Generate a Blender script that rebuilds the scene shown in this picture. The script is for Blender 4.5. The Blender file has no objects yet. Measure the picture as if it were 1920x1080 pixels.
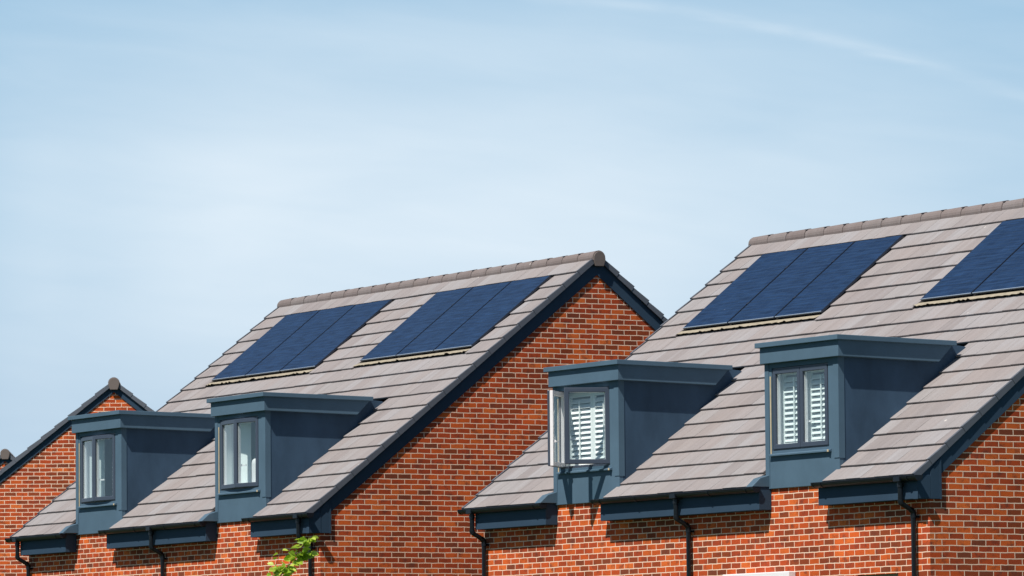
import bpy, math, random
from mathutils import Vector, Matrix
R = math.radians
random.seed(7)
scene = bpy.context.scene
COL = scene.collection

# ------------------------------------------------------------------ camera
CAMZ = 2.4                                   # eye height above the ground
F_PX, YAW, PITCH, ROLL = 10729.4, R(60.241), R(4.575), R(-0.489)
right = Vector((math.cos(YAW), math.sin(YAW), 0))
hfwd = Vector((-math.sin(YAW), math.cos(YAW), 0))
fwd = hfwd * math.cos(PITCH) + Vector((0, 0, math.sin(PITCH)))
up = Vector((0, 0, math.cos(PITCH))) - hfwd * math.sin(PITCH)
r2 = right * math.cos(ROLL) + up * math.sin(ROLL)
u2 = -right * math.sin(ROLL) + up * math.cos(ROLL)
cam = bpy.data.cameras.new("camera")
camo = bpy.data.objects.new("camera", cam)
COL.objects.link(camo)
m = Matrix((( r2.x, u2.x, -fwd.x, 0), (r2.y, u2.y, -fwd.y, 0), (r2.z, u2.z, -fwd.z, CAMZ), (0, 0, 0, 1)))
camo.matrix_world = m
cam.sensor_width = 36
cam.lens = F_PX / 1920 * 36
cam.clip_start = 0.5
cam.clip_end = 6000
cam.dof.use_dof = True
cam.dof.focus_distance = 74
cam.dof.aperture_fstop = 9
scene.camera = camo

# ------------------------------------------------------------------ sun, sky, exposure
SUN = Vector((0.42, -1.0, 1.54)).normalized()          # direction towards the sun
EL = math.asin(SUN.z)
ROT = math.atan2(SUN.x, SUN.y)                         # nishita rotation, measured from +Y towards +X
sl = bpy.data.lights.new("sun", 'SUN')
sl.energy = 5.0
sl.angle = R(0.5)
sl.color = (1.0, 0.945, 0.86)
slo = bpy.data.objects.new("sun", sl)
COL.objects.link(slo)
slo.rotation_euler = SUN.to_track_quat('Z', 'Y').to_euler()
slo.location = (0, 0, 60)
scene.view_settings.view_transform = 'Standard'
scene.view_settings.look = 'None'
scene.view_settings.exposure = 0.22
scene.view_settings.gamma = 1
scene.render.film_transparent = False
try:
    scene.cycles.use_denoising = True
    scene.cycles.max_bounces = 6
except Exception:
    pass


class NT:
    """small node helper"""
    def __init__(s, tree):
        s.t = tree; s.n = tree.nodes; s.l = tree.links
        s.n.clear()

    def add(s, typ, **kw):
        nd = s.n.new(typ)
        ins = kw.pop('ins', {})
        for k, v in kw.items():
            setattr(nd, k, v)
        for k, v in ins.items():
            sock = nd.inputs[k]
            if isinstance(v, bpy.types.NodeSocket):
                s.l.new(v, sock)
            else:
                sock.default_value = v
        return nd

    def math(s, op, a, b=None, c=None, clamp=False):
        nd = s.n.new('ShaderNodeMath'); nd.operation = op; nd.use_clamp = clamp
        for i, v in enumerate((a, b, c)):
            if v is None: continue
            if isinstance(v, bpy.types.NodeSocket): s.l.new(v, nd.inputs[i])
            else: nd.inputs[i].default_value = v
        return nd.outputs[0]

    def mix(s, f, a, b, mode='MIX'):
        nd = s.n.new('ShaderNodeMix'); nd.data_type = 'RGBA'; nd.blend_type = mode
        for idx, v in ((0, f), (6, a), (7, b)):
            if isinstance(v, bpy.types.NodeSocket): s.l.new(v, nd.inputs[idx])
            else: nd.inputs[idx].default_value = v if idx == 0 else (*v[:3], 1)
        return nd.outputs[2]

    def ramp(s, fac, stops, interp='LINEAR'):
        nd = s.n.new('ShaderNodeValToRGB'); cr = nd.color_ramp; cr.interpolation = interp
        while len(cr.elements) < len(stops): cr.elements.new(0.5)
        for e, (p, c) in zip(cr.elements, stops):
            e.position = p
            e.color = (c, c, c, 1) if not hasattr(c, '__len__') else (*c[:3], 1)
        s.l.new(fac, nd.inputs[0])
        return nd.outputs[0]


w = bpy.data.worlds.new("World")
scene.world = w
w.use_nodes = True
N = NT(w.node_tree)
sky = N.add('ShaderNodeTexSky', sky_type='NISHITA', sun_disc=False, sun_elevation=EL, sun_rotation=ROT,
            altitude=80, air_density=1.0, dust_density=0.6, ozone_density=1.6)
tc = N.add('ShaderNodeTexCoord')
dr = tc.outputs['Generated']
def wdot(v):
    nd = N.add('ShaderNodeVectorMath', operation='DOT_PRODUCT'); N.l.new(dr, nd.inputs[0]); nd.inputs[1].default_value = v
    return nd.outputs['Value']
sx = wdot(tuple(right))                      # sideways: about -0.09 .. 0.09 over the view
sf = wdot(tuple(hfwd))
sz = wdot((0, 0, 1))                         # height: about 0.04 .. 0.13
sfm = N.math('MAXIMUM', sf, 0.05)
ta = N.math('DIVIDE', sx, sfm)
te = N.math('DIVIDE', sz, sfm)
# veil of high thin cloud
cv = N.add('ShaderNodeCombineXYZ', ins={0: N.math('MULTIPLY', ta, 9.0), 1: N.math('MULTIPLY', te, 34.0), 2: 3.3})
n1 = N.add('ShaderNodeTexNoise', ins={'Vector': cv.outputs[0], 'Scale': 1.0, 'Detail': 5.0, 'Roughness': 0.5, 'Distortion': 0.6})
cv2 = N.add('ShaderNodeCombineXYZ', ins={0: N.math('MULTIPLY', ta, 30.0), 1: N.math('MULTIPLY', N.math('ADD', te, N.math('MULTIPLY', ta, 0.12)), 160.0), 2: 9.1})
n2 = N.add('ShaderNodeTexNoise', ins={'Vector': cv2.outputs[0], 'Scale': 1.0, 'Detail': 4.0, 'Roughness': 0.5, 'Distortion': 0.4})
band = N.ramp(N.math('MULTIPLY', te, 5.0), [(0.0, 0.15), (0.27, 0.30), (0.40, 0.80), (0.50, 0.85), (0.60, 0.46), (0.68, 0.12), (1.0, 0.05)], 'EASE')
lat = N.ramp(N.math('ADD', N.math('MULTIPLY', ta, 5.0), 0.5), [(0.0, 0.25), (0.10, 0.60), (0.30, 1.0), (0.55, 1.0), (0.75, 0.66), (0.98, 0.30), (1.0, 0.28)], 'EASE')
veil = N.math('MULTIPLY', N.math('MULTIPLY', band, lat), N.math('ADD', N.math('MULTIPLY', n1.outputs[0], 0.8), 0.55))
veil = N.math('ADD', veil, N.math('MULTIPLY', N.math('SUBTRACT', n2.outputs[0], 0.5), 0.30), clamp=True)
n3w = N.add('ShaderNodeTexNoise', ins={'Vector': cv2.outputs[0], 'Scale': 2.2, 'Detail': 6.0, 'Roughness': 0.65, 'Distortion': 0.8})
# old contrail
tr = N.math('DIVIDE', N.math('SUBTRACT', ta, 0.0177), 0.0718)
vc = N.math('SUBTRACT', 0.1303, N.math('ADD', N.math('MULTIPLY', tr, 0.0082), N.math('MULTIPLY', N.math('MULTIPLY', tr, tr), 0.0088)))
wob = N.math('MULTIPLY', N.math('SUBTRACT', n2.outputs[0], 0.5), 0.0034)
dd = N.math('DIVIDE', N.math('ABSOLUTE', N.math('ADD', N.math('SUBTRACT', te, vc), wob)), 0.0012)
trail = N.math('EXPONENT', N.math('MULTIPLY', N.math('MULTIPLY', dd, dd), -1.0))
fade = N.ramp(N.math('MULTIPLY', N.math('ADD', tr, 1.0), 0.5), [(0.35, 0.0), (0.5, 0.75), (0.75, 0.95), (0.9, 0.75), (1.0, 0.6)])
trail = N.math('MULTIPLY', N.math('MULTIPLY', N.math('MULTIPLY', trail, fade), N.ramp(n3w.outputs[0], [(0.30, 0.35), (0.60, 1.0)])), 0.25)
msk = N.math('ADD', veil, trail, clamp=True)
low = N.ramp(N.math('MULTIPLY', te, 5.0), [(0.0, (8.5, 11.1, 13.7)), (0.30, (8.2, 11.0, 13.7)), (0.45, (7.3, 10.7, 13.7)), (0.62, (6.4, 10.0, 13.3)), (1.0, (4.9, 8.8, 12.8))])
hz = N.ramp(N.math('ABSOLUTE', sz), [(0.14, 1.0), (0.24, 0.0)])
skyc = N.mix(hz, sky.outputs[0], low)
cloudc = (13.1, 15.0, 16.6)
wc = N.mix(msk, skyc, cloudc)
bg = N.add('ShaderNodeBackground', ins={'Color': wc, 'Strength': 0.05})
wo = N.add('ShaderNodeOutputWorld', ins={'Surface': bg.outputs[0]})

# ------------------------------------------------------------------ materials
def mat(name):
    mt = bpy.data.materials.new(name); mt.use_nodes = True
    return mt, NT(mt.node_tree)

def finish(n, col, rough=0.6, bump=None, bstr=0.3, bdist=0.01, spec=0.5, metal=0.0, coat=0.0):
    p = n.add('ShaderNodeBsdfPrincipled')
    for k, v in (('Base Color', col), ('Roughness', rough), ('Specular IOR Level', spec), ('Metallic', metal), ('Coat Weight', coat)):
        if isinstance(v, bpy.types.NodeSocket): n.l.new(v, p.inputs[k])
        elif k == 'Base Color': p.inputs[k].default_value = (*v[:3], 1)
        else: p.inputs[k].default_value = v
    if bump is not None:
        b = n.add('ShaderNodeBump', ins={'Strength': bstr, 'Distance': bdist, 'Height': bump})
        n.l.new(b.outputs[0], p.inputs['Normal'])
    o = n.add('ShaderNodeOutputMaterial', ins={'Surface': p.outputs[0]})
    return p

def m_brick():
    mt, n = mat("brick")
    uv = n.add('ShaderNodeUVMap', uv_map='UVMap')
    ns = n.add('ShaderNodeTexNoise', ins={'Vector': uv.outputs[0], 'Scale': 7.0, 'Detail': 3.0})
    sep = n.add('ShaderNodeVectorMath', operation='SUBTRACT'); n.l.new(ns.outputs['Color'], sep.inputs[0]); sep.inputs[1].default_value = (0.5, 0.5, 0.5)
    scl = n.add('ShaderNodeVectorMath', operation='SCALE'); n.l.new(sep.outputs[0], scl.inputs[0]); scl.inputs['Scale'].default_value = 0.016
    add = n.add('ShaderNodeVectorMath', operation='ADD'); n.l.new(uv.outputs[0], add.inputs[0]); n.l.new(scl.outputs[0], add.inputs[1])
    br = n.add('ShaderNodeTexBrick', offset=0.5, offset_frequency=2, squash=1.0,
               ins={'Vector': add.outputs[0], 'Color1': (0, 0, 0, 1), 'Color2': (1, 1, 1, 1), 'Mortar': (0.5, 0.5, 0.5, 1), 'Scale': 1.0,
                    'Mortar Size': 0.0058, 'Mortar Smooth': 0.12, 'Bias': 0.0, 'Brick Width': 0.216, 'Row Height': 0.0745})
    t = n.ramp(br.outputs['Color'], [(0.0, (0.20, 0.052, 0.026)), (0.12, (0.27, 0.056, 0.020)), (0.32, (0.37, 0.058, 0.020)),
                                     (0.62, (0.49, 0.076, 0.020)), (0.86, (0.60, 0.108, 0.022)), (1.0, (0.66, 0.145, 0.032))])
    # burnt patches and mottling inside each brick
    n3 = n.add('ShaderNodeTexNoise', ins={'Vector': uv.outputs[0], 'Scale': 6.5, 'Detail': 7.0, 'Roughness': 0.72})
    burnt = n.ramp(n3.outputs[0], [(0.51, 0.0), (0.66, 0.85)])
    t = n.mix(burnt, t, (0.13, 0.042, 0.030))
    n4 = n.add('ShaderNodeTexNoise', ins={'Vector': uv.outputs[0], 'Scale': 70.0, 'Detail': 4.0, 'Roughness': 0.7})
    g = n.ramp(n4.outputs[0], [(0.25, 0.68), (0.75, 1.28)])
    t = n.mix(1.0, t, g, 'MULTIPLY')
    n5 = n.add('ShaderNodeTexNoise', ins={'Vector': uv.outputs[0], 'Scale': 1.1, 'Detail': 3.0})
    g5 = n.ramp(n5.outputs[0], [(0.3, 0.80), (0.7, 1.16)])
    t = n.mix(1.0, t, g5, 'MULTIPLY')
    mo = n.mix(n4.outputs[0], (0.77, 0.54, 0.40), (0.92, 0.70, 0.54))
    c = n.mix(br.outputs['Fac'], t, mo)
    h = n.math('ADD', n.math('MULTIPLY', br.outputs['Fac'], -0.6), n.math('MULTIPLY', n4.outputs[0], 0.5))
    finish(n, c, 0.9, bump=h, bstr=0.5, bdist=0.004, spec=0.15)
    return mt

def m_tile(name, base, var=0.12, face_attr=True):
    mt, n = mat(name)
    tcn = n.add('ShaderNodeTexCoord')
    mp = n.add('ShaderNodeMapping', ins={'Vector': tcn.outputs['Object'], 'Scale': (11.0, 0.9, 0.9)})
    st = n.add('ShaderNodeTexNoise', ins={'Vector': mp.outputs[0], 'Scale': 1.0, 'Detail': 4.0, 'Roughness': 0.6})
    g = n.ramp(st.outputs[0], [(0.25, (0.88, 0.865, 0.86)), (0.5, (1.0, 0.985, 0.975)), (0.75, (1.09, 1.11, 1.13))])
    c = n.mix(1.0, base, g, 'MULTIPLY')
    at = n.add('ShaderNodeAttribute', attribute_name='tint')
    hue = n.ramp(at.outputs['Fac'], [(0.0, (0.86, 0.835, 0.835)), (0.35, (0.99, 0.955, 0.945)), (0.7, (1.0, 1.0, 1.0)), (1.0, (1.06, 1.085, 1.11))])
    c = n.mix(1.0, c, hue, 'MULTIPLY')
    # patches of warm bloom
    bl = n.add('ShaderNodeTexNoise', ins={'Vector': tcn.outputs['Object'], 'Scale': 0.8, 'Detail': 3.0})
    c = n.mix(n.ramp(bl.outputs[0], [(0.45, 0.0), (0.7, 0.35)]), c, (base[0] * 1.05, base[1] * 0.93, base[2] * 0.86))
    # pale droppings and lichen specks
    vo = n.add('ShaderNodeTexVoronoi', feature='F1', ins={'Vector': tcn.outputs['Object'], 'Scale': 3.1})
    sp = n.ramp(vo.outputs['Distance'], [(0.045, 1.0), (0.07, 0.0)])
    sel = n.ramp(vo.outputs['Color'], [(0.72, 0.0), (0.75, 0.8)])
    c = n.mix(n.math('MULTIPLY', sp, sel), c, (0.62, 0.58, 0.54))
    fn = n.add('ShaderNodeTexNoise', ins={'Vector': tcn.outputs['Object'], 'Scale': 60.0, 'Detail': 5.0})
    c = n.mix(1.0, c, n.ramp(fn.outputs[0], [(0.3, 0.92), (0.7, 1.08)]), 'MULTIPLY')
    finish(n, c, 0.75, bump=fn.outputs[0], bstr=0.25, bdist=0.004, spec=0.3)
    return mt

def m_plain(name, col, rough=0.5, var=0.1, scale=3.0, spec=0.5, bump=0.05, metal=0.0, streak=False, coat=0.0):
    mt, n = mat(name)
    tcn = n.add('ShaderNodeTexCoord')
    v = tcn.outputs['Object']
    if streak:
        v = n.add('ShaderNodeMapping', ins={'Vector': v, 'Scale': (1.2, 1.2, 0.6)}).outputs[0]
    ns = n.add('ShaderNodeTexNoise', ins={'Vector': v, 'Scale': scale, 'Detail': 5.0, 'Roughness': 0.6})
    g = n.ramp(ns.outputs[0], [(0.25, 1.0 - var), (0.75, 1.0 + var)])
    c = n.mix(1.0, col, g, 'MULTIPLY')
    rg = n.math('ADD', n.math('MULTIPLY', ns.outputs[0], 0.18), rough - 0.09)
    finish(n, c, rg, bump=ns.outputs[0], bstr=bump, bdist=0.01, spec=spec, metal=metal, coat=coat)
    return mt

def m_panel():
    mt, n = mat("solar cells")
    uv = n.add('ShaderNodeUVMap', uv_map='UVMap')
    cs = n.add('ShaderNodeTexBrick', offset=0.0, ins={'Vector': uv.outputs[0], 'Color1': (0, 0, 0, 1), 'Color2': (1, 1, 1, 1), 'Mortar': (0, 0, 0, 1),
               'Scale': 1.0, 'Mortar Size': 0.003, 'Mortar Smooth': 0.3, 'Brick Width': 0.178, 'Row Height': 0.087})
    base = n.mix(cs.outputs['Color'], (0.009, 0.026, 0.070), (0.012, 0.034, 0.088))
    sp = n.add('ShaderNodeSeparateXYZ'); n.l.new(uv.outputs[0], sp.inputs[0])
    cmb = n.add('ShaderNodeCombineXYZ', ins={0: n.math('MULTIPLY', sp.outputs[0], 2.2), 1: n.math('MULTIPLY', sp.outputs[1], 26.0), 2: 0.0})
    ln = n.add('ShaderNodeTexNoise', ins={'Vector': cmb.outputs[0], 'Scale': 1.0, 'Detail': 3.0})
    base = n.mix(1.0, base, n.ramp(ln.outputs[0], [(0.35, 0.72), (0.65, 1.35)]), 'MULTIPLY')
    base = n.mix(n.math('MULTIPLY', cs.outputs['Fac'], 0.8), base, (0.030, 0.055, 0.10))
    vo = n.add('ShaderNodeTexVoronoi', ins={'Vector': uv.outputs[0], 'Scale': 2.3})
    sp2 = n.math('MULTIPLY', n.ramp(vo.outputs['Distance'], [(0.03, 1.0), (0.045, 0.0)]), n.ramp(vo.outputs['Color'], [(0.8, 0.0), (0.83, 0.3)]))
    base = n.mix(sp2, base, (0.3, 0.34, 0.38))
    finish(n, base, 0.22, bump=ln.outputs[0], bstr=0.04, bdist=0.005, spec=0.5, coat=0.15)
    return mt

def m_glass():
    mt, n = mat("window glass")
    lw = n.add('ShaderNodeLayerWeight', ins={'Blend': 0.5})
    f = n.math('ADD', n.math('MULTIPLY', n.math('POWER', lw.outputs['Facing'], 4.0), 0.9), 0.08, clamp=True)
    tr_ = n.add('ShaderNodeBsdfTransparent', ins={'Color': (0.86, 0.93, 0.93, 1)})
    gl = n.add('ShaderNodeBsdfGlossy', ins={'Color': (1, 1, 1, 1), 'Roughness': 0.02})
    mx = n.add('ShaderNodeMixShader', ins={0: f, 1: tr_.outputs[0], 2: gl.outputs[0]})
    n.add('ShaderNodeOutputMaterial', ins={'Surface': mx.outputs[0]})
    return mt

def m_leaf():
    mt, n = mat("leaf")
    at = n.add('ShaderNodeAttribute', attribute_name='tint')
    c = n.ramp(at.outputs['Fac'], [(0.0, (0.16, 0.30, 0.015)), (0.5, (0.36, 0.52, 0.03)), (1.0, (0.60, 0.72, 0.12))])
    d = n.add('ShaderNodeBsdfPrincipled', ins={'Base Color': c, 'Roughness': 0.45})
    t = n.add('ShaderNodeBsdfTranslucent', ins={'Color': c})
    mx = n.add('ShaderNodeMixShader', ins={0: 0.4, 1: d.outputs[0], 2: t.outputs[0]})
    n.add('ShaderNodeOutputMaterial', ins={'Surface': mx.outputs[0]})
    return mt

def m_ground():
    mt, n = mat("ground grass")
    tcn = n.add('ShaderNodeTexCoord')
    a = n.add('ShaderNodeTexNoise', ins={'Vector': tcn.outputs['Object'], 'Scale': 0.25, 'Detail': 8.0, 'Roughness': 0.7})
    c = n.ramp(a.outputs[0], [(0.3, (0.035, 0.055, 0.018)), (0.6, (0.06, 0.085, 0.03)), (0.8, (0.10, 0.09, 0.055))])
    finish(n, c, 0.95, bump=a.outputs[0], bstr=0.5, bdist=0.1, spec=0.1)
    return mt

BRICK = m_brick()
TILE = m_tile("grey concrete tile", (0.268, 0.254, 0.260))
RIDGE = m_tile("ridge tile", (0.190, 0.165, 0.163))
CAPM = m_plain("ridge end cap", (0.145, 0.118, 0.108), 0.7, 0.08, 8)
NAVY = m_plain("dark navy cheek", (0.044, 0.080, 0.130), 0.75, 0.30, 1.6, spec=0.10, bump=0.12, streak=True)  # dormer cheeks: mottled, and a darker navy than the front boards
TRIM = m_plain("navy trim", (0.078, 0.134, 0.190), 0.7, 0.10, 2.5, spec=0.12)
BARGE = m_plain("navy fascia board", (0.034, 0.062, 0.100), 0.7, 0.08, 2, spec=0.06)
FRAME = m_plain("slate window frame", (0.046, 0.060, 0.090), 0.38, 0.05, 5, spec=0.5)
WHITE = m_plain("white plastic", (0.80, 0.77, 0.79), 0.4, 0.03, 6)
SHUT = m_plain("white shutter", (0.82, 0.85, 0.85), 0.5, 0.03, 6)
ROOM = m_plain("pale room wall", (0.55, 0.60, 0.61), 0.8, 0.05, 2)
ROOMD = m_plain("dim room wall", (0.52, 0.56, 0.58), 0.8, 0.05, 2)
GUT = m_plain("black gutter plastic", (0.008, 0.011, 0.016), 0.38, 0.1, 5, spec=0.3)
DECK = m_plain("dark roofing felt", (0.012, 0.011, 0.011), 0.9, 0.2, 5)
VERGE = m_plain("grey dry verge plastic", (0.090, 0.103, 0.130), 0.7, 0.08, 6)
LEAD = m_plain("blue grey flashing", (0.075, 0.128, 0.18), 0.5, 0.15, 5)
LEADL = m_plain("pale flashing", (0.42, 0.52, 0.60), 0.45, 0.15, 9)
CREAM = m_plain("cream lead flashing", (0.32, 0.28, 0.21), 0.7, 0.25, 14, bump=0.4)
SEAL = m_plain("cream sealant", (0.50, 0.42, 0.28), 0.7, 0.15, 12)
PFRAME = m_plain("panel frame", (0.018, 0.026, 0.045), 0.4, 0.1, 5)
PEDGE = m_plain("panel edge highlight", (0.25, 0.32, 0.42), 0.35, 0.1, 5)  # light caught on the dark frame's bottom edge, painted as a paler strip
CELLS = m_panel()
GLASS = m_glass()
LEAF = m_leaf()
BARK = m_plain("twig bark", (0.16, 0.095, 0.05), 0.8, 0.2, 20)
GROUND = m_ground()
OLIVE = m_plain("olive window frame", (0.26, 0.22, 0.12), 0.6, 0.1, 5)

# ------------------------------------------------------------------ mesh helpers
class MB:
    def __init__(s):
        s.v = []; s.f = []; s.t = []; s.uv = []; s.hasuv = False

    def face(s, pts, tint=0.5, uv=None):
        b = len(s.v); s.v += [tuple(p) for p in pts]; s.f.append(list(range(b, b + len(pts)))); s.t.append(tint)
        s.uv.append(uv); s.hasuv |= uv is not None

    def box(s, x0, x1, y0, y1, z0, z1, tint=0.5):
        s.hexa([(x0, y0, z0), (x1, y0, z0), (x1, y1, z0), (x0, y1, z0), (x0, y0, z1), (x1, y0, z1), (x1, y1, z1), (x0, y1, z1)], tint)

    def hexa(s, p, tint=0.5):
        b = len(s.v); s.v += [tuple(q) for q in p]
        for f in ((0, 3, 2, 1), (4, 5, 6, 7), (0, 1, 5, 4), (1, 2, 6, 5), (2, 3, 7, 6), (3, 0, 4, 7)):
            s.f.append([b + i for i in f]); s.t.append(tint); s.uv.append(None)

    def prism_x(s, prof, x0, x1, tint=0.5):
        """profile of (y, z) points, extruded along x"""
        n = len(prof); b = len(s.v)
        s.v += [(x0, y, z) for y, z in prof] + [(x1, y, z) for y, z in prof]
        s.f.append([b + i for i in range(n)]); s.f.append([b + n + i for i in reversed(range(n))])
        for i in range(n):
            j = (i + 1) % n
            s.f.append([b + i, b + n + i, b + n + j, b + j])
        s.t += [tint] * (n + 2); s.uv += [None] * (n + 2)

    def tube(s, pts, rad, seg=10, cap=True):
        rings = []
        for i, p in enumerate(pts):
            p = Vector(p)
            a = Vector(pts[max(i - 1, 0)]); c = Vector(pts[min(i + 1, len(pts) - 1)])
            d = (c - a).normalized()
            ref = Vector((1, 0, 0)) if abs(d.x) < 0.9 else Vector((0, 1, 0))
            e1 = d.cross(ref).normalized(); e2 = d.cross(e1)
            r = rad[i] if hasattr(rad, '__len__') else rad
            b = len(s.v)
            s.v += [tuple(p + (e1 * math.cos(2 * math.pi * k / seg) + e2 * math.sin(2 * math.pi * k / seg)) * r) for k in range(seg)]
            rings.append(b)
        for a, c in zip(rings, rings[1:]):
            for k in range(seg):
                s.f.append([a + k, a + (k + 1) % seg, c + (k + 1) % seg, c + k]); s.t.append(0.5); s.uv.append(None)
        if cap:
            for b in (rings[0], rings[-1]):
                s.f.append([b + k for k in range(seg)]); s.t.append(0.5); s.uv.append(None)

    def build(s, name, material, parent=None, smooth=False, bevel=0.0):
        me = bpy.data.meshes.new(name)
        me.from_pydata(s.v, [], s.f)
        if s.hasuv:
            lay = me.uv_layers.new(name='UVMap')
            for pi, p in enumerate(me.polygons):
                if s.uv[pi]:
                    for k, li in enumerate(p.loop_indices): lay.data[li].uv = s.uv[pi][k]
        at = me.attributes.new('tint', 'FLOAT', 'FACE')
        for i, t in enumerate(s.t): at.data[i].value = t
        me.materials.append(material)
        me.validate()
        import bmesh
        bm = bmesh.new(); bm.from_mesh(me); bmesh.ops.recalc_face_normals(bm, faces=bm.faces); bm.to_mesh(me); bm.free()
        if smooth:
            for p in me.polygons: p.use_smooth = True
        o = bpy.data.objects.new(name, me)
        COL.objects.link(o)
        o.parent = parent
        if bevel:
            bv = o.modifiers.new('bevel', 'BEVEL'); bv.width = bevel; bv.segments = 2; bv.limit_method = 'ANGLE'
        if smooth:
            try:
                es = o.modifiers.new('split', 'EDGE_SPLIT'); es.split_angle = R(40)
            except Exception: pass
        return o

def tag(o, label=None, cat=None, group=None, kind=None):
    if label: o['label'] = label
    if cat: o['category'] = cat
    if group: o['group'] = group
    if kind: o['kind'] = kind

# ------------------------------------------------------------------ the house
YO, WF, HF = -0.245, 4.483, 3.759            # eaves line, ridge line (below the cap)
S0 = math.hypot(WF - YO, HF)
TH = math.atan2(HF, WF - YO)
CT, STH = math.cos(TH), math.sin(TH)
GA = S0 / 18.9                               # tile gauge
S1 = S0 + 0.12                               # true apex
YA, ZA = YO + S1 * CT, S1 * STH

def P(x, s, o=0.0, back=False):
    y = YO + s * CT - o * STH
    z = s * STH + o * CT
    if back: y = 2 * YA - y
    return (x, y, z)

def subtract(iv, cuts):
    out = [iv]
    for a, b in cuts:
        nx = []
        for p, q in out:
            if b <= p or a >= q: nx.append((p, q)); continue
            if a > p: nx.append((p, a))
            if b < q: nx.append((b, q))
        out = nx
    return out

def wall_face(mb, pts, axis):
    uv = [((p[0] if axis == 'x' else p[1]) + 40, p[2] + 20) for p in pts]
    mb.face(pts, uv=uv)

def ring(mb, x0, x1, z0, z1, wd, y0, y1, tr=None):
    """rectangular frame in the xz plane"""
    m2 = MB()
    for y in (y0, y1):
        for i_ in (0, wd):
            m2.v += [(x0 + i_, y, z0 + i_), (x1 - i_, y, z0 + i_), (x1 - i_, y, z1 - i_), (x0 + i_, y, z1 - i_)]
    for k in range(4):
        j = (k + 1) % 4
        m2.f += [[k, j, 4 + j, 4 + k], [8 + k, 12 + k, 12 + j, 8 + j], [k, 8 + k, 8 + j, j], [4 + k, 4 + j, 12 + j, 12 + k]]
    m2.t = [0.5] * 16; m2.uv = [None] * 16
    addmb(mb, m2, tr)

def addmb(mb, m2, tr=None):
    b = len(mb.v)
    mb.v += [tr(p) if tr else p for p in m2.v]
    mb.f += [[b + i for i in f] for f in m2.f]; mb.t += m2.t; mb.uv += m2.uv

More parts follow.
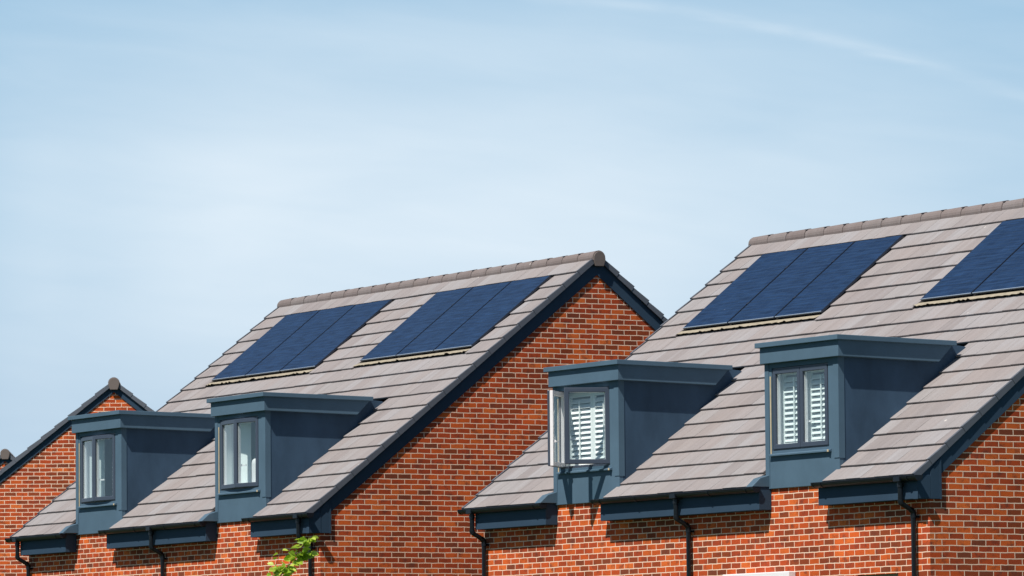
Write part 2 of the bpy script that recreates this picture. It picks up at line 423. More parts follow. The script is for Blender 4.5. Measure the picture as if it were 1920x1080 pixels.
def make_window(root, xl, xr, z0, z1, open_l, open_r, style):
    """dormer window: fixed frame, two side hung sashes, glass, sill, shutters behind"""
    fm = MB(); ring(fm, xl, xr, z0, z1, 0.035, -0.012, 0.05)
    win = fm.build('window', FRAME, root, bevel=0.004)
    mid = (xl + xr) / 2
    sw = mid - xl - 0.022
    for side, ang in ((-1, open_l), (1, open_r)):
        hx = xl + 0.02 if side < 0 else xr - 0.02
        hy = -0.012
        ca, sa = math.cos(R(ang)), math.sin(R(ang))
        def tr(p, side=side, hx=hx, ca=ca, sa=sa):
            # local: x = distance from hinge, y = depth (0 outside face)
            d, y, z = p
            # direction of the sash from its hinge and its outward normal
            dx, dy = (-side) * ca, -sa
            nx, ny = (-side) * (-sa) * -1 * -1, -ca      # outside normal
            nx = (side) * sa * 1.0
            return (hx + dx * d - nx * y, hy + dy * d - ny * y, z)
        a = MB(); m_ = MB()
        ring(m_, 0.0, sw, z0 + 0.018, z1 - 0.018, 0.062, -0.02, 0.012); addmb(a, m_, tr)
        sash = a.build('sash', FRAME, win, bevel=0.008)
        a = MB(); m_ = MB(); ring(m_, 0.006, sw - 0.006, z0 + 0.022, z1 - 0.022, 0.058, 0.0125, 0.055); addmb(a, m_, tr)
        a.build('sash_lining', WHITE, win, bevel=0.003)
        g = MB()
        g.face([tr(q) for q in ((0.05, 0.006, z0 + 0.07), (sw - 0.05, 0.006, z0 + 0.07), (sw - 0.05, 0.006, z1 - 0.07), (0.05, 0.006, z1 - 0.07))])
        g.build('pane', GLASS, win)
        if side > 0 or ang > 20:
            h = MB(); m_ = MB()
            m_.box(sw - 0.055, sw - 0.03, 0.046, 0.062, z0 + 0.24, z0 + 0.36); m_.box(sw - 0.05, sw - 0.035, 0.062, 0.082, z0 + 0.33, z0 + 0.36)
            m_.box(sw - 0.16, sw - 0.035, 0.075, 0.088, z0 + 0.332, z0 + 0.352)
            addmb(h, m_, tr); h.build('handle', WHITE, win)
    # room and reveal behind the glass
    rm = MB(); D = 0.9
    x0, x1 = xl + 0.012, xr - 0.012
    zz0, zz1 = z0 + 0.01, z1 - 0.01
    rm.face([(x0, 0.052, zz0), (x0, D, zz0), (x0, D, zz1), (x0, 0.052, zz1)])
    rm.face([(x1, 0.052, zz0), (x1, D, zz0), (x1, D, zz1), (x1, 0.052, zz1)])
    rm.face([(x0, 0.052, zz0), (x1, 0.052, zz0), (x1, D, zz0), (x0, D, zz0)])
    rm.face([(x0, 0.052, zz1), (x1, 0.052, zz1), (x1, D, zz1), (x0, D, zz1)])
    rm.face([(x0, D, zz0), (x1, D, zz0), (x1, D, zz1), (x0, D, zz1)])
    rm.build('reveal', ROOM if style == 'bath' else ROOMD, win)
    jb = MB()
    jb.box(x0, x0 + 0.012, 0.053, 0.15, zz0 + 0.001, zz1 - 0.001); jb.box(x1 - 0.012, x1, 0.053, 0.15, zz0 + 0.001, zz1 - 0.001)
    jb.box(x0 + 0.0121, x1 - 0.0121, 0.053, 0.15, zz0 + 0.001, zz0 + 0.013)
    jb.build('jamb_lining', SHUT, win)
    if style == 'shutter':
        for a0, a1 in ((x0 + 0.016, mid - 0.002), (mid + 0.002, x1 - 0.016)):
            s_ = MB(); ya, yb = 0.105, 0.135
            st = 0.055
            s_.box(a0, a0 + st, ya, yb, zz0 + 0.02, zz1 - 0.01); s_.box(a1 - st, a1, ya, yb, zz0 + 0.02, zz1 - 0.01)
            s_.box(a0 + st, a1 - st, ya, yb, zz0 + 0.02, zz0 + 0.09); s_.box(a0 + st, a1 - st, ya, yb, zz1 - 0.08, zz1 - 0.01)
            k = zz0 + 0.125
            while k < zz1 - 0.11:
                c, sn, hw = math.cos(R(50)), math.sin(R(50)), 0.034
                yc = 0.12
                # louvre slats lean down towards the outside
                p = [(yc - hw * c, k - hw * sn), (yc + hw * c, k + hw * sn), (yc + hw * c, k + hw * sn + 0.009), (yc - hw * c, k - hw * sn + 0.009)]
                s_.prism_x(p, a0 + st, a1 - st)
                k += 0.068
            s_.box((a0 + a1) / 2 - 0.008, (a0 + a1) / 2 + 0.008, 0.078, 0.09, zz0 + 0.12, zz1 - 0.12)
            s_.build('shutter', SHUT, win)
    elif style == 'blind':
        s_ = MB(); s_.box(x0 + 0.014, mid - 0.03, 0.10, 0.106, zz0 + 0.014, zz1 - 0.002); s_.build('blind', ROOM, win)
        s_ = MB(); a0, a1 = mid + 0.14, x1 - 0.014
        s_.box(a0, a0 + 0.04, 0.16, 0.18, zz0 + 0.014, zz1 - 0.01)
        k = zz0 + 0.04
        while k < zz1 - 0.05:
            s_.prism_x([(0.14, k - 0.02), (0.20, k + 0.02), (0.20, k + 0.028), (0.14, k - 0.012)], a0 + 0.02, a1); k += 0.062
        s_.build('shutter', SHUT, win)
        s_ = MB(); s_.box(mid - 0.02, mid + 0.13, 0.30, 0.306, zz0 + 0.014, zz1 - 0.002); s_.build('blind', ROOM, win)
    else:
        s_ = MB()
        nf = 26
        for i in range(nf):
            t0, t1 = i / nf, (i + 1) / nf
            xa, xb = x0 + 0.02 + 0.52 * t0, x0 + 0.02 + 0.52 * t1
            s_.face([(xa, 0.2 + 0.012 * (i % 2), zz0 + 0.02), (xb, 0.2 + 0.012 * ((i + 1) % 2), zz0 + 0.02), (xb, 0.2 + 0.012 * ((i + 1) % 2), zz1), (xa, 0.2 + 0.012 * (i % 2), zz1)])
        s_.build('curtain', SHUT, win)
    # outside sill and sealant
    sl_ = MB(); sl_.hexa([(xl - 0.03, -0.075, z0 - 0.065), (xr + 0.06, -0.075, z0 - 0.065), (xr + 0.06, -0.025, z0 - 0.065), (xl - 0.03, -0.025, z0 - 0.065),
                          (xl - 0.03, -0.075, z0 - 0.048), (xr + 0.06, -0.075, z0 - 0.048), (xr + 0.06, -0.025, z0 - 0.03), (xl - 0.03, -0.025, z0 - 0.03)])
    sl_.build('sill', TRIM, win)
    se = MB(); se.box(xl - 0.026, xl - 0.006, -0.041, -0.033, z0 - 0.04, z1 - 0.1); se.build('seal', SEAL, win)
    se = MB(); se.box(xr + 0.03, xr + 0.062, -0.081, -0.0755, z0 - 0.068, z0 - 0.04)
    se.build('seal', SEAL, win)
    return win

def make_dormer(root, d, opts):
    x0, x1 = d - 0.84, d + 0.755
    wl, wr, wz0, wz1 = d - 0.70, d + 0.53, 0.43, 1.462
    b = -0.036
    top = 1.525
    c = MB()
    # front panel with an opening, 40 mm thick
    for (a0, a1, z0, z1) in ((x0, wl, b, top), (wr, x1, b, top), (wl, wr, b, wz0), (wl, wr, wz1, top)):
        c.box(a0, a1, -0.03, 0.03, z0, z1)
    prof = [(0.0301, b), (0.0301, top), (1.43, top), (1.63, 1.72), (1.88, 1.70), (2.1, 1.6), (2.1, 1.2), (0.6, b)]
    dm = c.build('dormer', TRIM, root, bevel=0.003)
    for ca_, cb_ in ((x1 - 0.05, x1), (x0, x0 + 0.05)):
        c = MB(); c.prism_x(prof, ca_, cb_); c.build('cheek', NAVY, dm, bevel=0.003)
    for bx in ((x0 - 0.004, x0 + 0.085, -0.038, -0.0302, b, top - 0.001), (x1 - 0.105, x1 + 0.007, -0.038, -0.0302, b + 0.32, top - 0.001)):
        t = MB(); t.box(*bx); t.build('corner_trim', TRIM, dm)
    t = MB(); t.box(x1 + 0.0005, x1 + 0.007, -0.03, 0.05, 0.28, top - 0.001); t.build('corner_trim', TRIM, dm)
    f = MB()
    f.prism_x([(-0.10, 1.522), (1.42, 1.492), (1.625, 1.70), (1.625, 1.715), (-0.10, 1.722)], d - 0.855, d + 0.855)
    f.build('dormer_fascia', TRIM, dm, bevel=0.004)
    s = MB()
    s.prism_x([(-0.146, 1.722), (1.66, 1.694), (1.66, 1.755), (-0.146, 1.784)], d - 0.902, d + 0.902)
    s.build('dormer_roof', TRIM, dm, bevel=0.005)
    g = MB()
    g.prism_x([(1.63, 1.50), (1.66, 1.640), (1.99, 1.668), (1.99, 1.5)], d - 0.74, d + 0.74)
    g.build('back_flashing', LEAD, dm)
    # little saddles where the gutters die into the dormer
    g = MB()
    g.prism_x([(-0.30, -0.012), (-0.175, 0.095), (-0.04, 0.135), (-0.04, -0.012)], x0 - 0.07, x0 + 0.075)
    g.build('side_flashing', LEAD, dm, bevel=0.004)
    g = MB(); g.prism_x([(-0.22, 0.0), (-0.13, 0.072), (-0.04, 0.11), (-0.04, 0.0)], x1 - 0.06, x1 + 0.03)
    g.build('side_flashing', LEAD, dm, bevel=0.004)
    make_window(root, wl, wr, wz0, wz1, *opts)

RX = -0.115                                    # where the left verge starts
BARGE_D = -0.248
def make_house(name, L, wc0, wc1, e1=None, s2=None, e2=None, s3=None, dorm=(), dopts=(), boxes=(), gutters=(), pipes=(), panels=(),
               holes=(), ground=-5.7, back_wall=None):
    root = bpy.data.objects.new(name, None)
    COL.objects.link(root)
    top = 0.0
    Dp = 2 * YA                               # back wall plane mirrors the front
    zr = lambda y: (min(y, 2 * YA - y) - YO) / CT * STH - 0.10    # underside of the roof over the wall
    wm = MB()
    # front wall, with openings
    xs = sorted({wc0, wc1, *[h[0] for h in holes], *[h[1] for h in holes]})
    zs = sorted({ground, zr(0), *[h[2] for h in holes], *[h[3] for h in holes]})
    for xa, xb in zip(xs, xs[1:]):
        for za, zb in zip(zs, zs[1:]):
            if any(h[0] <= xa and xb <= h[1] and h[2] <= za and zb <= h[3] for h in holes): continue
            wall_face(wm, [(xa, 0, za), (xb, 0, za), (xb, 0, zb), (xa, 0, zb)], 'x')
    for h in holes:
        for q in ([(h[0], 0, h[2]), (h[0], 0.1, h[2]), (h[0], 0.1, h[3]), (h[0], 0, h[3])], [(h[1], 0, h[2]), (h[1], 0.1, h[2]), (h[1], 0.1, h[3]), (h[1], 0, h[3])]):
            wall_face(wm, q, 'y')
        for zz in (h[2], h[3]):
            wall_face(wm, [(h[0], 0, zz), (h[1], 0, zz), (h[1], 0.1, zz), (h[0], 0.1, zz)], 'x')
    wall_face(wm, [(wc0, Dp, ground), (wc1, Dp, ground), (wc1, Dp, zr(0)), (wc0, Dp, zr(0))], 'x')
    for x in (wc0, wc1):
        wall_face(wm, [(x, 0, ground), (x, Dp, ground), (x, Dp, zr(0)), (x, YA, zr(YA)), (x, 0, zr(0))], 'y')
    wm.build('wall', BRICK, root)

    # ---------------- roof
    rng = random.Random(hash(name) % 1000 if False else int(L * 1000))
    opens = [(e1, s2), (e2, s3)] if dorm else []
    rf = MB(); dk = MB()
    courses = [0.0] + [GA * (0.9 + k) for k in range(18)] + [S1 - 0.0]
    pb, pt = 0.6565 * S0, 0.939 * S0
    for back in (False, True):
        for k in range(len(courses) - 1):
            a, b_ = courses[k], courses[k + 1]
            cuts = []
            if not back:
                if b_ <= GA * 8.9 + 0.01: cuts += opens
                dcuts = list(cuts)
                if panels and a > GA * 11.85 and b_ < GA * 17.95:
                    j1 = rng.uniform(-0.02, 0.02)
                    cuts = cuts + [(pl - 0.02 - abs(j1), pr + 0.006 + abs(j1) * 0.6) for pl, pr in panels]
            else: dcuts = []
            for i, (xa, xb) in enumerate(subtract((RX, L), dcuts)):
                for (s_a, s_b) in ((a, b_),):
                    dk.hexa([P(xa + .01, s_a + .03, -0.06, back), P(xb - .01, s_a + .03, -0.06, back), P(xb - .01, s_b + .03, -0.06, back), P(xa + .01, s_b + .03, -0.06, back),
                             P(xa + .01, s_a + .03, -0.035, back), P(xb - .01, s_a + .03, -0.035, back), P(xb - .01, s_b + .03, -0.035, back), P(xa + .01, s_b + .03, -0.035, back)])
            TW = 0.300
            x = RX - TW * (0.5 if k % 2 else 1.0)
            while x < L:
                for (xa, xb) in subtract((max(x, RX), min(x + TW - 0.0025, L)), cuts):
                    if xb - xa < 0.02: continue
                    jo = rng.uniform(-0.0025, 0.0025); js = rng.uniform(-0.004, 0.004)
                    u = min(b_ + 0.05, S1)
                    ob = -0.027 * (u - a) / (b_ - a)
                    rf.hexa([P(xa, a + js, -0.017 + jo, back), P(xb, a + js, -0.017 + jo, back), P(xb, u, ob - 0.012, back), P(xa, u, ob - 0.012, back),
                             P(xa, a + js, jo, back), P(xb, a + js, jo, back), P(xb, u, ob, back), P(xa, u, ob, back)], rng.random())
                x += TW
    roof = rf.build('roof', TILE, root)
    dk.build('roof_felt', DECK, roof)

    # ridge
    rd = MB(); nu = max(1, round((L - RX + 0.06) / 0.46)); ul = (L - RX + 0.06) / nu
    RR = 0.104; zc = ZA - 0.072
    clips = []
    for i in range(nu):
        xa, xb = RX - 0.03 + i * ul, RX - 0.03 + (i + 1) * ul
        prof = []
        rr0 = rng.uniform(-0.002, 0.002)
        nseg = 12
        for j in range(nseg + 1):
            an = R(-18 + 216 * j / nseg)
            prof.append((an))
        tnt = rng.random()
        for j in range(nseg):
            p, q = prof[j], prof[j + 1]
            ra, rb = RR - 0.004 + rr0, RR + 0.004 + rr0
            rd.face([(xa + 0.003, YA + ra * math.cos(p), zc + ra * math.sin(p)), (xb, YA + rb * math.cos(p), zc + rb * math.sin(p)),
                     (xb, YA + rb * math.cos(q), zc + rb * math.sin(q)), (xa + 0.003, YA + ra * math.cos(q), zc + ra * math.sin(q))], tnt)
        # end rings close the tile thickness
        for xx, ro in ((xa + 0.003, RR - 0.004 + rr0), (xb, RR + 0.004 + rr0)):
            for j in range(nseg):
                p, q = prof[j], prof[j + 1]
                ri = ro - 0.02
                rd.face([(xx, YA + ro * math.cos(p), zc + ro * math.sin(p)), (xx, YA + ro * math.cos(q), zc + ro * math.sin(q)),
                         (xx, YA + ri * math.cos(q), zc + ri * math.sin(q)), (xx, YA + ri * math.cos(p), zc + ri * math.sin(p))], tnt)
        if i:
            for sg in (1, -1):
                an = math.pi / 2 + sg * R(38)
                cy, cz = YA + 0.097 * math.cos(an), zc + 0.097 * math.sin(an)
                c1 = MB(); c1.tube([(xa - 0.028, cy, cz + 0.004), (xa + 0.022, cy, cz + 0.004)], 0.013, 8); clips.append(c1)
    rdo = rd.build('ridge', RIDGE, root)
    for c1 in clips: c1.build('ridge_clip', GUT, rdo)
    ec = MB()
    prof = [(YA + 0.097 * math.cos(R(a)), zc + 0.092 * math.sin(R(a))) for a in range(0, 181, 15)]
    prof += [(YA - 0.100, zc - 0.035), (YA - 0.070, zc - 0.125), (YA + 0.070, zc - 0.125), (YA + 0.100, zc - 0.035)]
    for xx, x2 in ((L + 0.03, L + 0.052), (RX - 0.052, RX - 0.03)):
        ec2 = MB(); ec2.prism_x(prof, xx, x2)
        ec2.build('ridge_end_cap', CAPM, rdo, bevel=0.006)

    # verges and barge boards
    for sd in (0, 1):
        vg = MB()
        xo = L if sd else RX
        sg = 1 if sd else -1
        for back in (False, True):
            for k in range(len(courses) - 1):
                a, b_ = courses[k], min(courses[k + 1] + 0.05, S1 + 0.01)
                xa, xb = sorted((xo + sg * 0.004, xo + sg * 0.020))
                h0, h1 = -0.074, -0.058
                lo, hi = xo + sg * 0.003, xo + sg * 0.019
                hi2 = xo + sg * 0.012
                vg.hexa([P(lo, a - 0.01, h0, back), P(hi, a - 0.01, h0, back), P(hi2, b_, h1 - 0.020, back), P(lo, b_, h1 - 0.020, back),
                         P(lo, a - 0.01, 0.010, back), P(hi, a - 0.01, 0.010, back), P(hi2, b_, -0.016, back), P(lo, b_, -0.016, back)])
                xa, xb = sorted((xo - sg * 0.022, xo + sg * 0.0029))
                vg.hexa([P(xa, a - 0.01, 0.0035, back), P(xb, a - 0.01, 0.0035, back), P(xb, b_, -0.0185, back), P(xa, b_, -0.0185, back),
                         P(xa, a - 0.01, 0.009, back), P(xb, a - 0.01, 0.009, back), P(xb, b_, -0.0125, back), P(xa, b_, -0.0125, back)])
        vg.build('verge_trim', VERGE, root)
        bb = MB()
        xw = wc1 if sd else wc0
        xa, xb = sorted((xw + sg * 0.002, xw + sg * 0.020))
        t_, b2 = -0.060, BARGE_D
        yb = lambda s, o: P(0, s, o)[1:]
        A0, B0 = yb(0.12, t_), yb(0.02, b2)
        zt = ZA + t_ / CT; zb_ = ZA + b2 / CT
        for back in (False, True):
            f_ = (lambda p: (2 * YA - p[0], p[1])) if back else (lambda p: p)
            bb.prism_x([f_(A0), f_((YA, zt)), f_((YA, zb_)), f_(B0)], xa, xb)
        bb.build('barge_board', BARGE, root)

    # eaves boxes with kneelers
    for i, (xa, xb, end) in enumerate(boxes):
        e = MB()
        e.box(xa, xb, -0.19, -0.002, -0.298, -0.012)
        if end:
            e.prism_x([(-0.001, -0.298), (0.156, -0.298), (0.156, 0.20), (-0.001, 0.05)], wc1 + 0.002, wc1 + 0.030)
        bx = e.build('eaves_box', BARGE, root, bevel=0.004)
        if end:
            e = MB(); e.prism_x([(0.136, -0.300), (0.158, -0.300), (0.158, 0.19), (0.136, 0.17)], wc1 + 0.0305, wc1 + 0.034); e.build('eaves_trim', BARGE, bx)
            e = MB(); e.box(xb - 0.09, xb + 0.004, -0.196, -0.1905, -0.300, -0.03); e.build('eaves_trim', BARGE, bx)
    # gutters
    for i, (xa, xb) in enumerate(gutters):
        g = MB(); cy, cz, r = -0.248, -0.028, 0.056
        ns = 10
        for (ra, flip) in ((r, 0), (r - 0.005, 1)):
            for j in range(ns):
                p, q = math.pi + math.pi * j / ns, math.pi + math.pi * (j + 1) / ns
                g.face([(xa, cy + ra * math.cos(p), cz + ra * math.sin(p)), (xb, cy + ra * math.cos(p), cz + ra * math.sin(p)),
                        (xb, cy + ra * math.cos(q), cz + ra * math.sin(q)), (xa, cy + ra * math.cos(q), cz + ra * math.sin(q))])
        g.tube([(xa, cy - r, cz + 0.002), (xb, cy - r, cz + 0.002)], 0.006, 6)
        half = [(cy + (r + 0.004) * math.cos(math.pi + math.pi * j / ns), cz + (r + 0.004) * math.sin(math.pi + math.pi * j / ns)) for j in range(ns + 1)]
        half += [(cy + r + 0.004, cz + 0.008), (cy - r - 0.004, cz + 0.008)]
        g.prism_x(half, xa - 0.012, xa + 0.02); g.prism_x(half, xb - 0.02, xb + 0.012)
        gt = g.build('gutter', GUT, root, smooth=True)
        n_ = max(2, int((xb - xa) / 0.75))
        for j in range(n_):
            x = xa + 0.18 + (xb - xa - 0.36) * j / (n_ - 1)
            bk = MB()
            hh = [(cy + (r + 0.007) * math.cos(math.pi + math.pi * q / ns), cz + (r + 0.007) * math.sin(math.pi + math.pi * q / ns)) for q in range(ns + 1)]
            inn = [(cy + (r + 0.001) * math.cos(math.pi + math.pi * q / ns), cz + (r + 0.001) * math.sin(math.pi + math.pi * q / ns)) for q in range(ns, -1, -1)]
            bk.prism_x(hh + inn, x - 0.014, x + 0.014)
            bk.box(x - 0.014, x + 0.014, cy + r + 0.001, -0.191, cz - 0.06, cz + 0.0)
            bk.build('gutter_bracket', GUT, gt)
    for px in pipes:
        g = MB(); cy = -0.248
        g.tube([(px, cy, -0.075), (px, cy, -0.315), (px, cy + 0.012, -0.345), (px, -0.085, -0.425), (px, -0.062, -0.455), (px, -0.062, ground)], 0.031, 14)
        dp = g.build('downpipe', GUT, root, smooth=True)
        g = MB()
        g.tube([(px, cy, -0.10), (px, cy, -0.150)], 0.040, 14)
        g.build('outlet_collar', GUT, dp)
        g = MB(); g.box(px - 0.065, px + 0.065, cy - 0.062, cy + 0.058, -0.088, -0.022)
        g.build('gutter_outlet', GUT, dp, bevel=0.006)
        g = MB()
        g.tube([(px, cy, -0.30), (px, cy, -0.322), (px, cy + 0.014, -0.349)], 0.0365, 14)
        g.build('pipe_bend', GUT, dp, smooth=True)
        g = MB(); g.tube([(px, -0.10, -0.416), (px, -0.073, -0.438), (px, -0.062, -0.458), (px, -0.062, -0.51)], 0.0365, 14)
        g.build('pipe_bend', GUT, dp, smooth=True)
        for zc_ in (-0.50, -1.9, -3.3):
            g = MB(); g.tube([(px, -0.062, zc_ - 0.015), (px, -0.062, zc_ + 0.015)], 0.036, 14); g.box(px - 0.045, px + 0.045, -0.035, -0.001, zc_ - 0.014, zc_ + 0.014)
            g.build('pipe_clip', GUT, dp)
    # solar panels with their flashing
    for ai, (pl, pr) in enumerate(panels):
        pw = (pr - pl - 0.064) / 3
        for i in range(3):
            xa = pl + i * (pw + 0.032); xb = xa + pw
            o1 = 0.020; th = 0.030
            c = MB()
            c.hexa([P(xa, pb, o1 - th), P(xb, pb, o1 - th), P(xb, pt, o1 - th), P(xa, pt, o1 - th), P(xa, pb, o1 - 0.002), P(xb, pb, o1 - 0.002), P(xb, pt, o1 - 0.002), P(xa, pt, o1 - 0.002)])
            po = c.build('solar_panel', PFRAME, root)
            c = MB(); b = 0.008
            c.face([P(xa + b, pb + b, o1), P(xb - b, pb + b, o1), P(xb - b, pt - b, o1), P(xa + b, pt - b, o1)],
                   uv=[(xa, 0), (xb, 0), (xb, pt - pb), (xa, pt - pb)])
            c.build('cells', CELLS, po)
            c = MB()
            c.hexa([P(xa, pb - 0.004, o1 - 0.010), P(xb, pb - 0.004, o1 - 0.010), P(xb, pb + 0.007, o1 - 0.010), P(xa, pb + 0.007, o1 - 0.010),
                    P(xa, pb - 0.004, o1 + 0.001), P(xb, pb - 0.004, o1 + 0.001), P(xb, pb + 0.007, o1 + 0.001), P(xa, pb + 0.007, o1 + 0.001)])
            c.build('panel_edge_highlight', PEDGE, po)
            if i < 2:
                for fr in (0.24, 0.72):
                    s_ = pb + (pt - pb) * fr
                    c = MB(); c.hexa([P(xb - 0.008, s_, o1 - 0.01), P(xb + 0.028, s_, o1 - 0.01), P(xb + 0.028, s_ + 0.05, o1 - 0.01), P(xb - 0.008, s_ + 0.05, o1 - 0.01),
                                      P(xb - 0.008, s_, o1 + 0.006), P(xb + 0.028, s_, o1 + 0.006), P(xb + 0.028, s_ + 0.05, o1 + 0.006), P(xb - 0.008, s_ + 0.05, o1 + 0.006)])
                    c.build('panel_clamp', PFRAME, po)
        fl = MB()
        nx, ny = 70, 6
        xa, xb = pl - 0.04, pr + 0.01
        sa, sb = pb - 0.135, pb - 0.03
        grid = {}
        for i in range(nx + 1):
            x = xa + (xb - xa) * i / nx
            wv = 0.5 + 0.5 * math.sin(i * 1.9 + ai) * math.cos(i * 0.37)
            lift = (0.022 if rng.random() < 0.10 else 0.004 * rng.random())
            for j in range(ny + 1):
                s_ = sa + (sb - sa) * j / ny + (rng.uniform(-0.006, 0.006) if j == 0 else 0)
                o = 0.004 + (0.006 * wv + lift) * (1 - j / ny) ** 1.5 - 0.020 * (j / ny)
                grid[i, j] = P(x, s_, o)
        for i in range(nx):
            for j in range(ny):
                fl.face([grid[i, j], grid[i + 1, j], grid[i + 1, j + 1], grid[i, j + 1]])
        fl.build('panel_flashing', CREAM, roof)

    for d, op in zip(dorm, dopts):
        make_dormer(root, d, op)
    return root

HG = "brick houses standing in the row"
ROTC = R(1.874)
D0 = 37.926
# middle house
hB = make_house('brick_house', 9.812, 0.03, 9.765, 1.650, 3.405, 6.415, 8.150, dorm=(2.66, 7.40),
                dopts=((7, 8, 'blind'), (6, 8, 'bath')),
                boxes=((0.123, 1.765, 0), (3.21, 6.545, 0), (7.978, 9.799, 1)),
                gutters=((-0.19, 1.80), (3.17, 6.56), (7.93, 9.93)), pipes=(0.14, 4.86, 9.58),
                panels=((0.73, 4.225), (5.68, 9.10)), ground=-(3.317 + CAMZ))
hB.location = (-81.324, D0 - 0.168, 3.317 + CAMZ)
tag(hB, "middle brick house with closed navy dormers, six solar panels and a whole pointed gable", "house", HG)
# right house
hC = make_house('brick_house', 10.304, 0.05, 10.278, 1.822, 3.40, 6.769, 8.388, dorm=(2.713, 7.701),
                dopts=((48, 62, 'shutter'), (0, 0, 'shutter')),
                boxes=((0.118, 1.907, 0), (3.254, 6.926, 0), (8.221, 10.309, 1)),
                gutters=((-0.14, 1.93), (3.20, 6.95), (8.24, 10.40)), pipes=(0.13, 5.13, 10.03),
                panels=((0.63, 3.95), (6.19, 9.54)), holes=((8.765, 9.613, -2.35, -1.165),), ground=-(3.199 + CAMZ))
hC.location = (-67.182, D0, 3.199 + CAMZ)
hC.rotation_euler = (0, 0, ROTC)
tag(hC, "nearest brick house at the right, one navy dormer window swung wide open", "house", HG)
# upper window in the right house wall and the white window head
f = MB(); ring(f, 8.765, 9.613, -2.35, -1.166, 0.06, 0.05, 0.095)
wn = f.build('window', OLIVE, hC)
f = MB(); f.face([(8.82, 0.08, -2.3), (9.56, 0.08, -2.3), (9.56, 0.08, -1.22), (8.82, 0.08, -1.22)]); f.build('pane', PFRAME, wn)
f = MB(); f.box(5.96, 7.44, -0.11, -0.001, -1.30, -1.075); f.box(5.90, 7.50, -0.13, -0.001, -1.34, -1.301)
bh = f.build('window_head', WHITE, hC, bevel=0.01)
f = MB(); ring(f, 6.0, 7.4, -2.6, -1.345, 0.07, -0.05, -0.002); f.box(6.66, 6.74, -0.05, -0.002, -2.53, -1.415)
wn = f.build('window', WHITE, hC)
f = MB(); f.box(6.07, 7.33, -0.02, -0.003, -2.53, -1.415); f.build('pane', PFRAME, wn)

# two farther gables: placed by the direction and distance of their apex
def unproj(px, py, depth):
    v = fwd + r2 * ((px - 960) / F_PX) + u2 * ((540 - py) / F_PX)
    return Vector((0, 0, CAMZ)) + v * depth
def place(h, L, px, py, depth, rot):
    ap = unproj(px, py, depth)
    c, s = math.cos(rot), math.sin(rot)
    off = Vector((c * L - s * YA, s * L + c * YA, ZA + 0.065))
    h.location = ap - off
    h.rotation_euler = (0, 0, rot)
aA = unproj(213.5, 703.5, 106)
LA = 9.0
BARGE_D = -0.185
hA = make_house('brick_house', LA, 0.02, LA - 0.05, ground=-6.5)
place(hA, LA, 213.5, 704.5, 106, R(-27.5))
tag(hA, "far brick gable rising behind the leftmost dormer, with a dark barge board", "house", HG)
hZ = make_house('brick_house', LA, 0.02, LA - 0.05, ground=-6.5)
place(hZ, LA, 9.5, 839, 126, R(-27.5))
tag(hZ, "farthest house, only its round grey ridge end peeking over the gable at the left edge", "house", HG)

# white rounded container on the bathroom sill of the middle house
jar = MB()
bx, by, bz = 7.46, 0.20, 0.445
prof = [(0.0, 0.0), (0.085, 0.0), (0.09, 0.03), (0.09, 0.36), (0.082, 0.40), (0.05, 0.425), (0.0, 0.43)]
sg = 20
for (ra, za), (rb, zb) in zip(prof, prof[1:]):
    for k in range(sg):
        p, q = 2 * math.pi * k / sg, 2 * math.pi * (k + 1) / sg
        jar.face([(ra * math.cos(p), ra * math.sin(p), za), (ra * math.cos(q), ra * math.sin(q), za), (rb * math.cos(q), rb * math.sin(q), zb), (rb * math.cos(p), rb * math.sin(p), zb)])
jo = jar.build('white_jar', WHITE, None, smooth=True)
jo.location = Vector(hB.location) + Vector((bx, by, bz))
tag(jo, "white round-topped container standing behind the glass of the middle house's right dormer", "container")

# ------------------------------------------------------------------ ground
g = MB(); g.face([(-1500, -600, 0), (900, -600, 0), (900, 1800, 0), (-1500, 1800, 0)])
go = g.build('ground', GROUND); tag(go, kind='structure')

# ------------------------------------------------------------------ young tree in front of the middle house
TD = 56.0
def tp(px, py, dd=0.0): return unproj(px, py, TD + dd)
base = tp(500, 1080); base.z = 0
tree = bpy.data.objects.new('young_tree', None); COL.objects.link(tree)
tree.location = base
tag(tree, "young tree with fresh yellow green leaves poking up in front of the middle house", "tree")
rt = random.Random(11)
def loc(p): return tuple(Vector(p) - base)
tk = MB()
crown0 = tp(500, 1230)
tk.tube([(0, 0, 0), (0.03, 0.01, crown0.z * 0.5), loc(crown0), loc(tp(505, 1110))], [0.045, 0.036, 0.022, 0.007], 10)
lf = MB()
def leaf(p, d, size, tint):
    d = Vector(d).normalized()
    n_ = Vector((rt.uniform(-1, 1), rt.uniform(-1.2, 0.2), rt.uniform(0.1, 1.2)))
    s_ = d.cross(n_).normalized(); n_ = s_.cross(d).normalized()
    p = Vector(p)
    mid = [p + d * size * t - n_ * size * 0.16 * t * t for t in (0, 0.25, 0.55, 0.8, 1.0)]
    wdt = [0.0, 0.30, 0.36, 0.22, 0.0]
    L_ = [m_ + s_ * size * w_ * 0.95 + n_ * size * w_ * 0.35 for m_, w_ in zip(mid, wdt)]
    R_ = [m_ - s_ * size * w_ * 0.95 + n_ * size * w_ * 0.35 for m_, w_ in zip(mid, wdt)]
    for i in range(4):
        for side in (L_, R_):
            pts = [mid[i], mid[i + 1], side[i + 1], side[i]]
            if i == 0: pts = [mid[0], mid[1], side[1]]
            if i == 3: pts = [mid[3], mid[4], side[3]]
            lf.face(pts, tint)
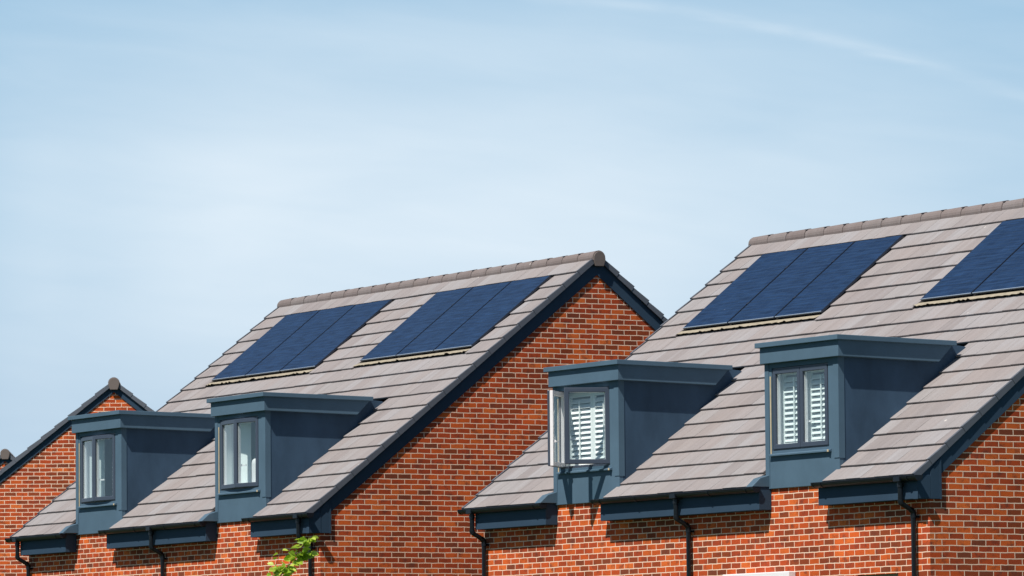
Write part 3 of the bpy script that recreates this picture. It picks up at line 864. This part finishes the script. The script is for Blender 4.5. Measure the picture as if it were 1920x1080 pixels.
def shoot(pts, n_leaf, size, dens=1.0, rad=0.006):
    P3 = [Vector(loc(q)) for q in pts]
    tk.tube([tuple(q) for q in P3], [rad * (1 - 0.6 * i / (len(P3) - 1)) for i in range(len(P3))], 6)
    for i in range(n_leaf):
        t = (i + 0.6) / n_leaf * (len(P3) - 1)
        k = min(int(t), len(P3) - 2)
        p = P3[k].lerp(P3[k + 1], t - k)
        ax = (P3[k + 1] - P3[k]).normalized()
        an = i * 2.4 + rt.uniform(-0.5, 0.5)
        side = right * math.cos(an) + hfwd * math.sin(an)
        d = side * 0.9 + ax * rt.uniform(0.0, 0.5) + Vector((0, 0, rt.uniform(-0.55, 0.15)))
        pet = p + d.normalized() * 0.02
        leaf(pet, d, size * rt.uniform(0.75, 1.15), rt.random())
shoot([tp(500, 1110), tp(530, 1075), tp(553, 1045), tp(570, 1020, -.05), tp(582, 1008, -.05)], 54, 0.095)
shoot([tp(553, 1048), tp(568, 1040), tp(580, 1036, -.05)], 28, 0.09, rad=0.004)
shoot([tp(500, 1110), tp(512, 1075, .05), tp(522, 1048, .05), tp(526, 1030, .05)], 9, 0.075, rad=0.004)
shoot([tp(512, 1100), tp(530, 1072, -.1), tp(545, 1056, -.1)], 22, 0.085, rad=0.004)
shoot([tp(500, 1120), tp(505, 1090, -.1), tp(520, 1068, -.1), tp(528, 1062, -.1)], 20, 0.085, rad=0.004)
# the rest of the crown, below the picture
for i in range(46):
    a = rt.uniform(0, 2 * math.pi); rr = rt.uniform(0.15, 0.75); z0 = rt.uniform(0.35, 0.92) * crown0.z
    p0 = base + Vector((0, 0, z0)); p1 = p0 + Vector((math.cos(a) * rr * 0.5, math.sin(a) * rr * 0.5, rr * 0.35)); p2 = p0 + Vector((math.cos(a) * rr, math.sin(a) * rr, rr * 0.62))
    if p2.z > crown0.z + 0.25: p2.z = crown0.z + 0.25
    shoot([p0, p1, p2], 12, 0.08, rad=0.007)
tk.build('trunk', BARK, tree, smooth=True)
lf.build('crown', LEAF, tree)
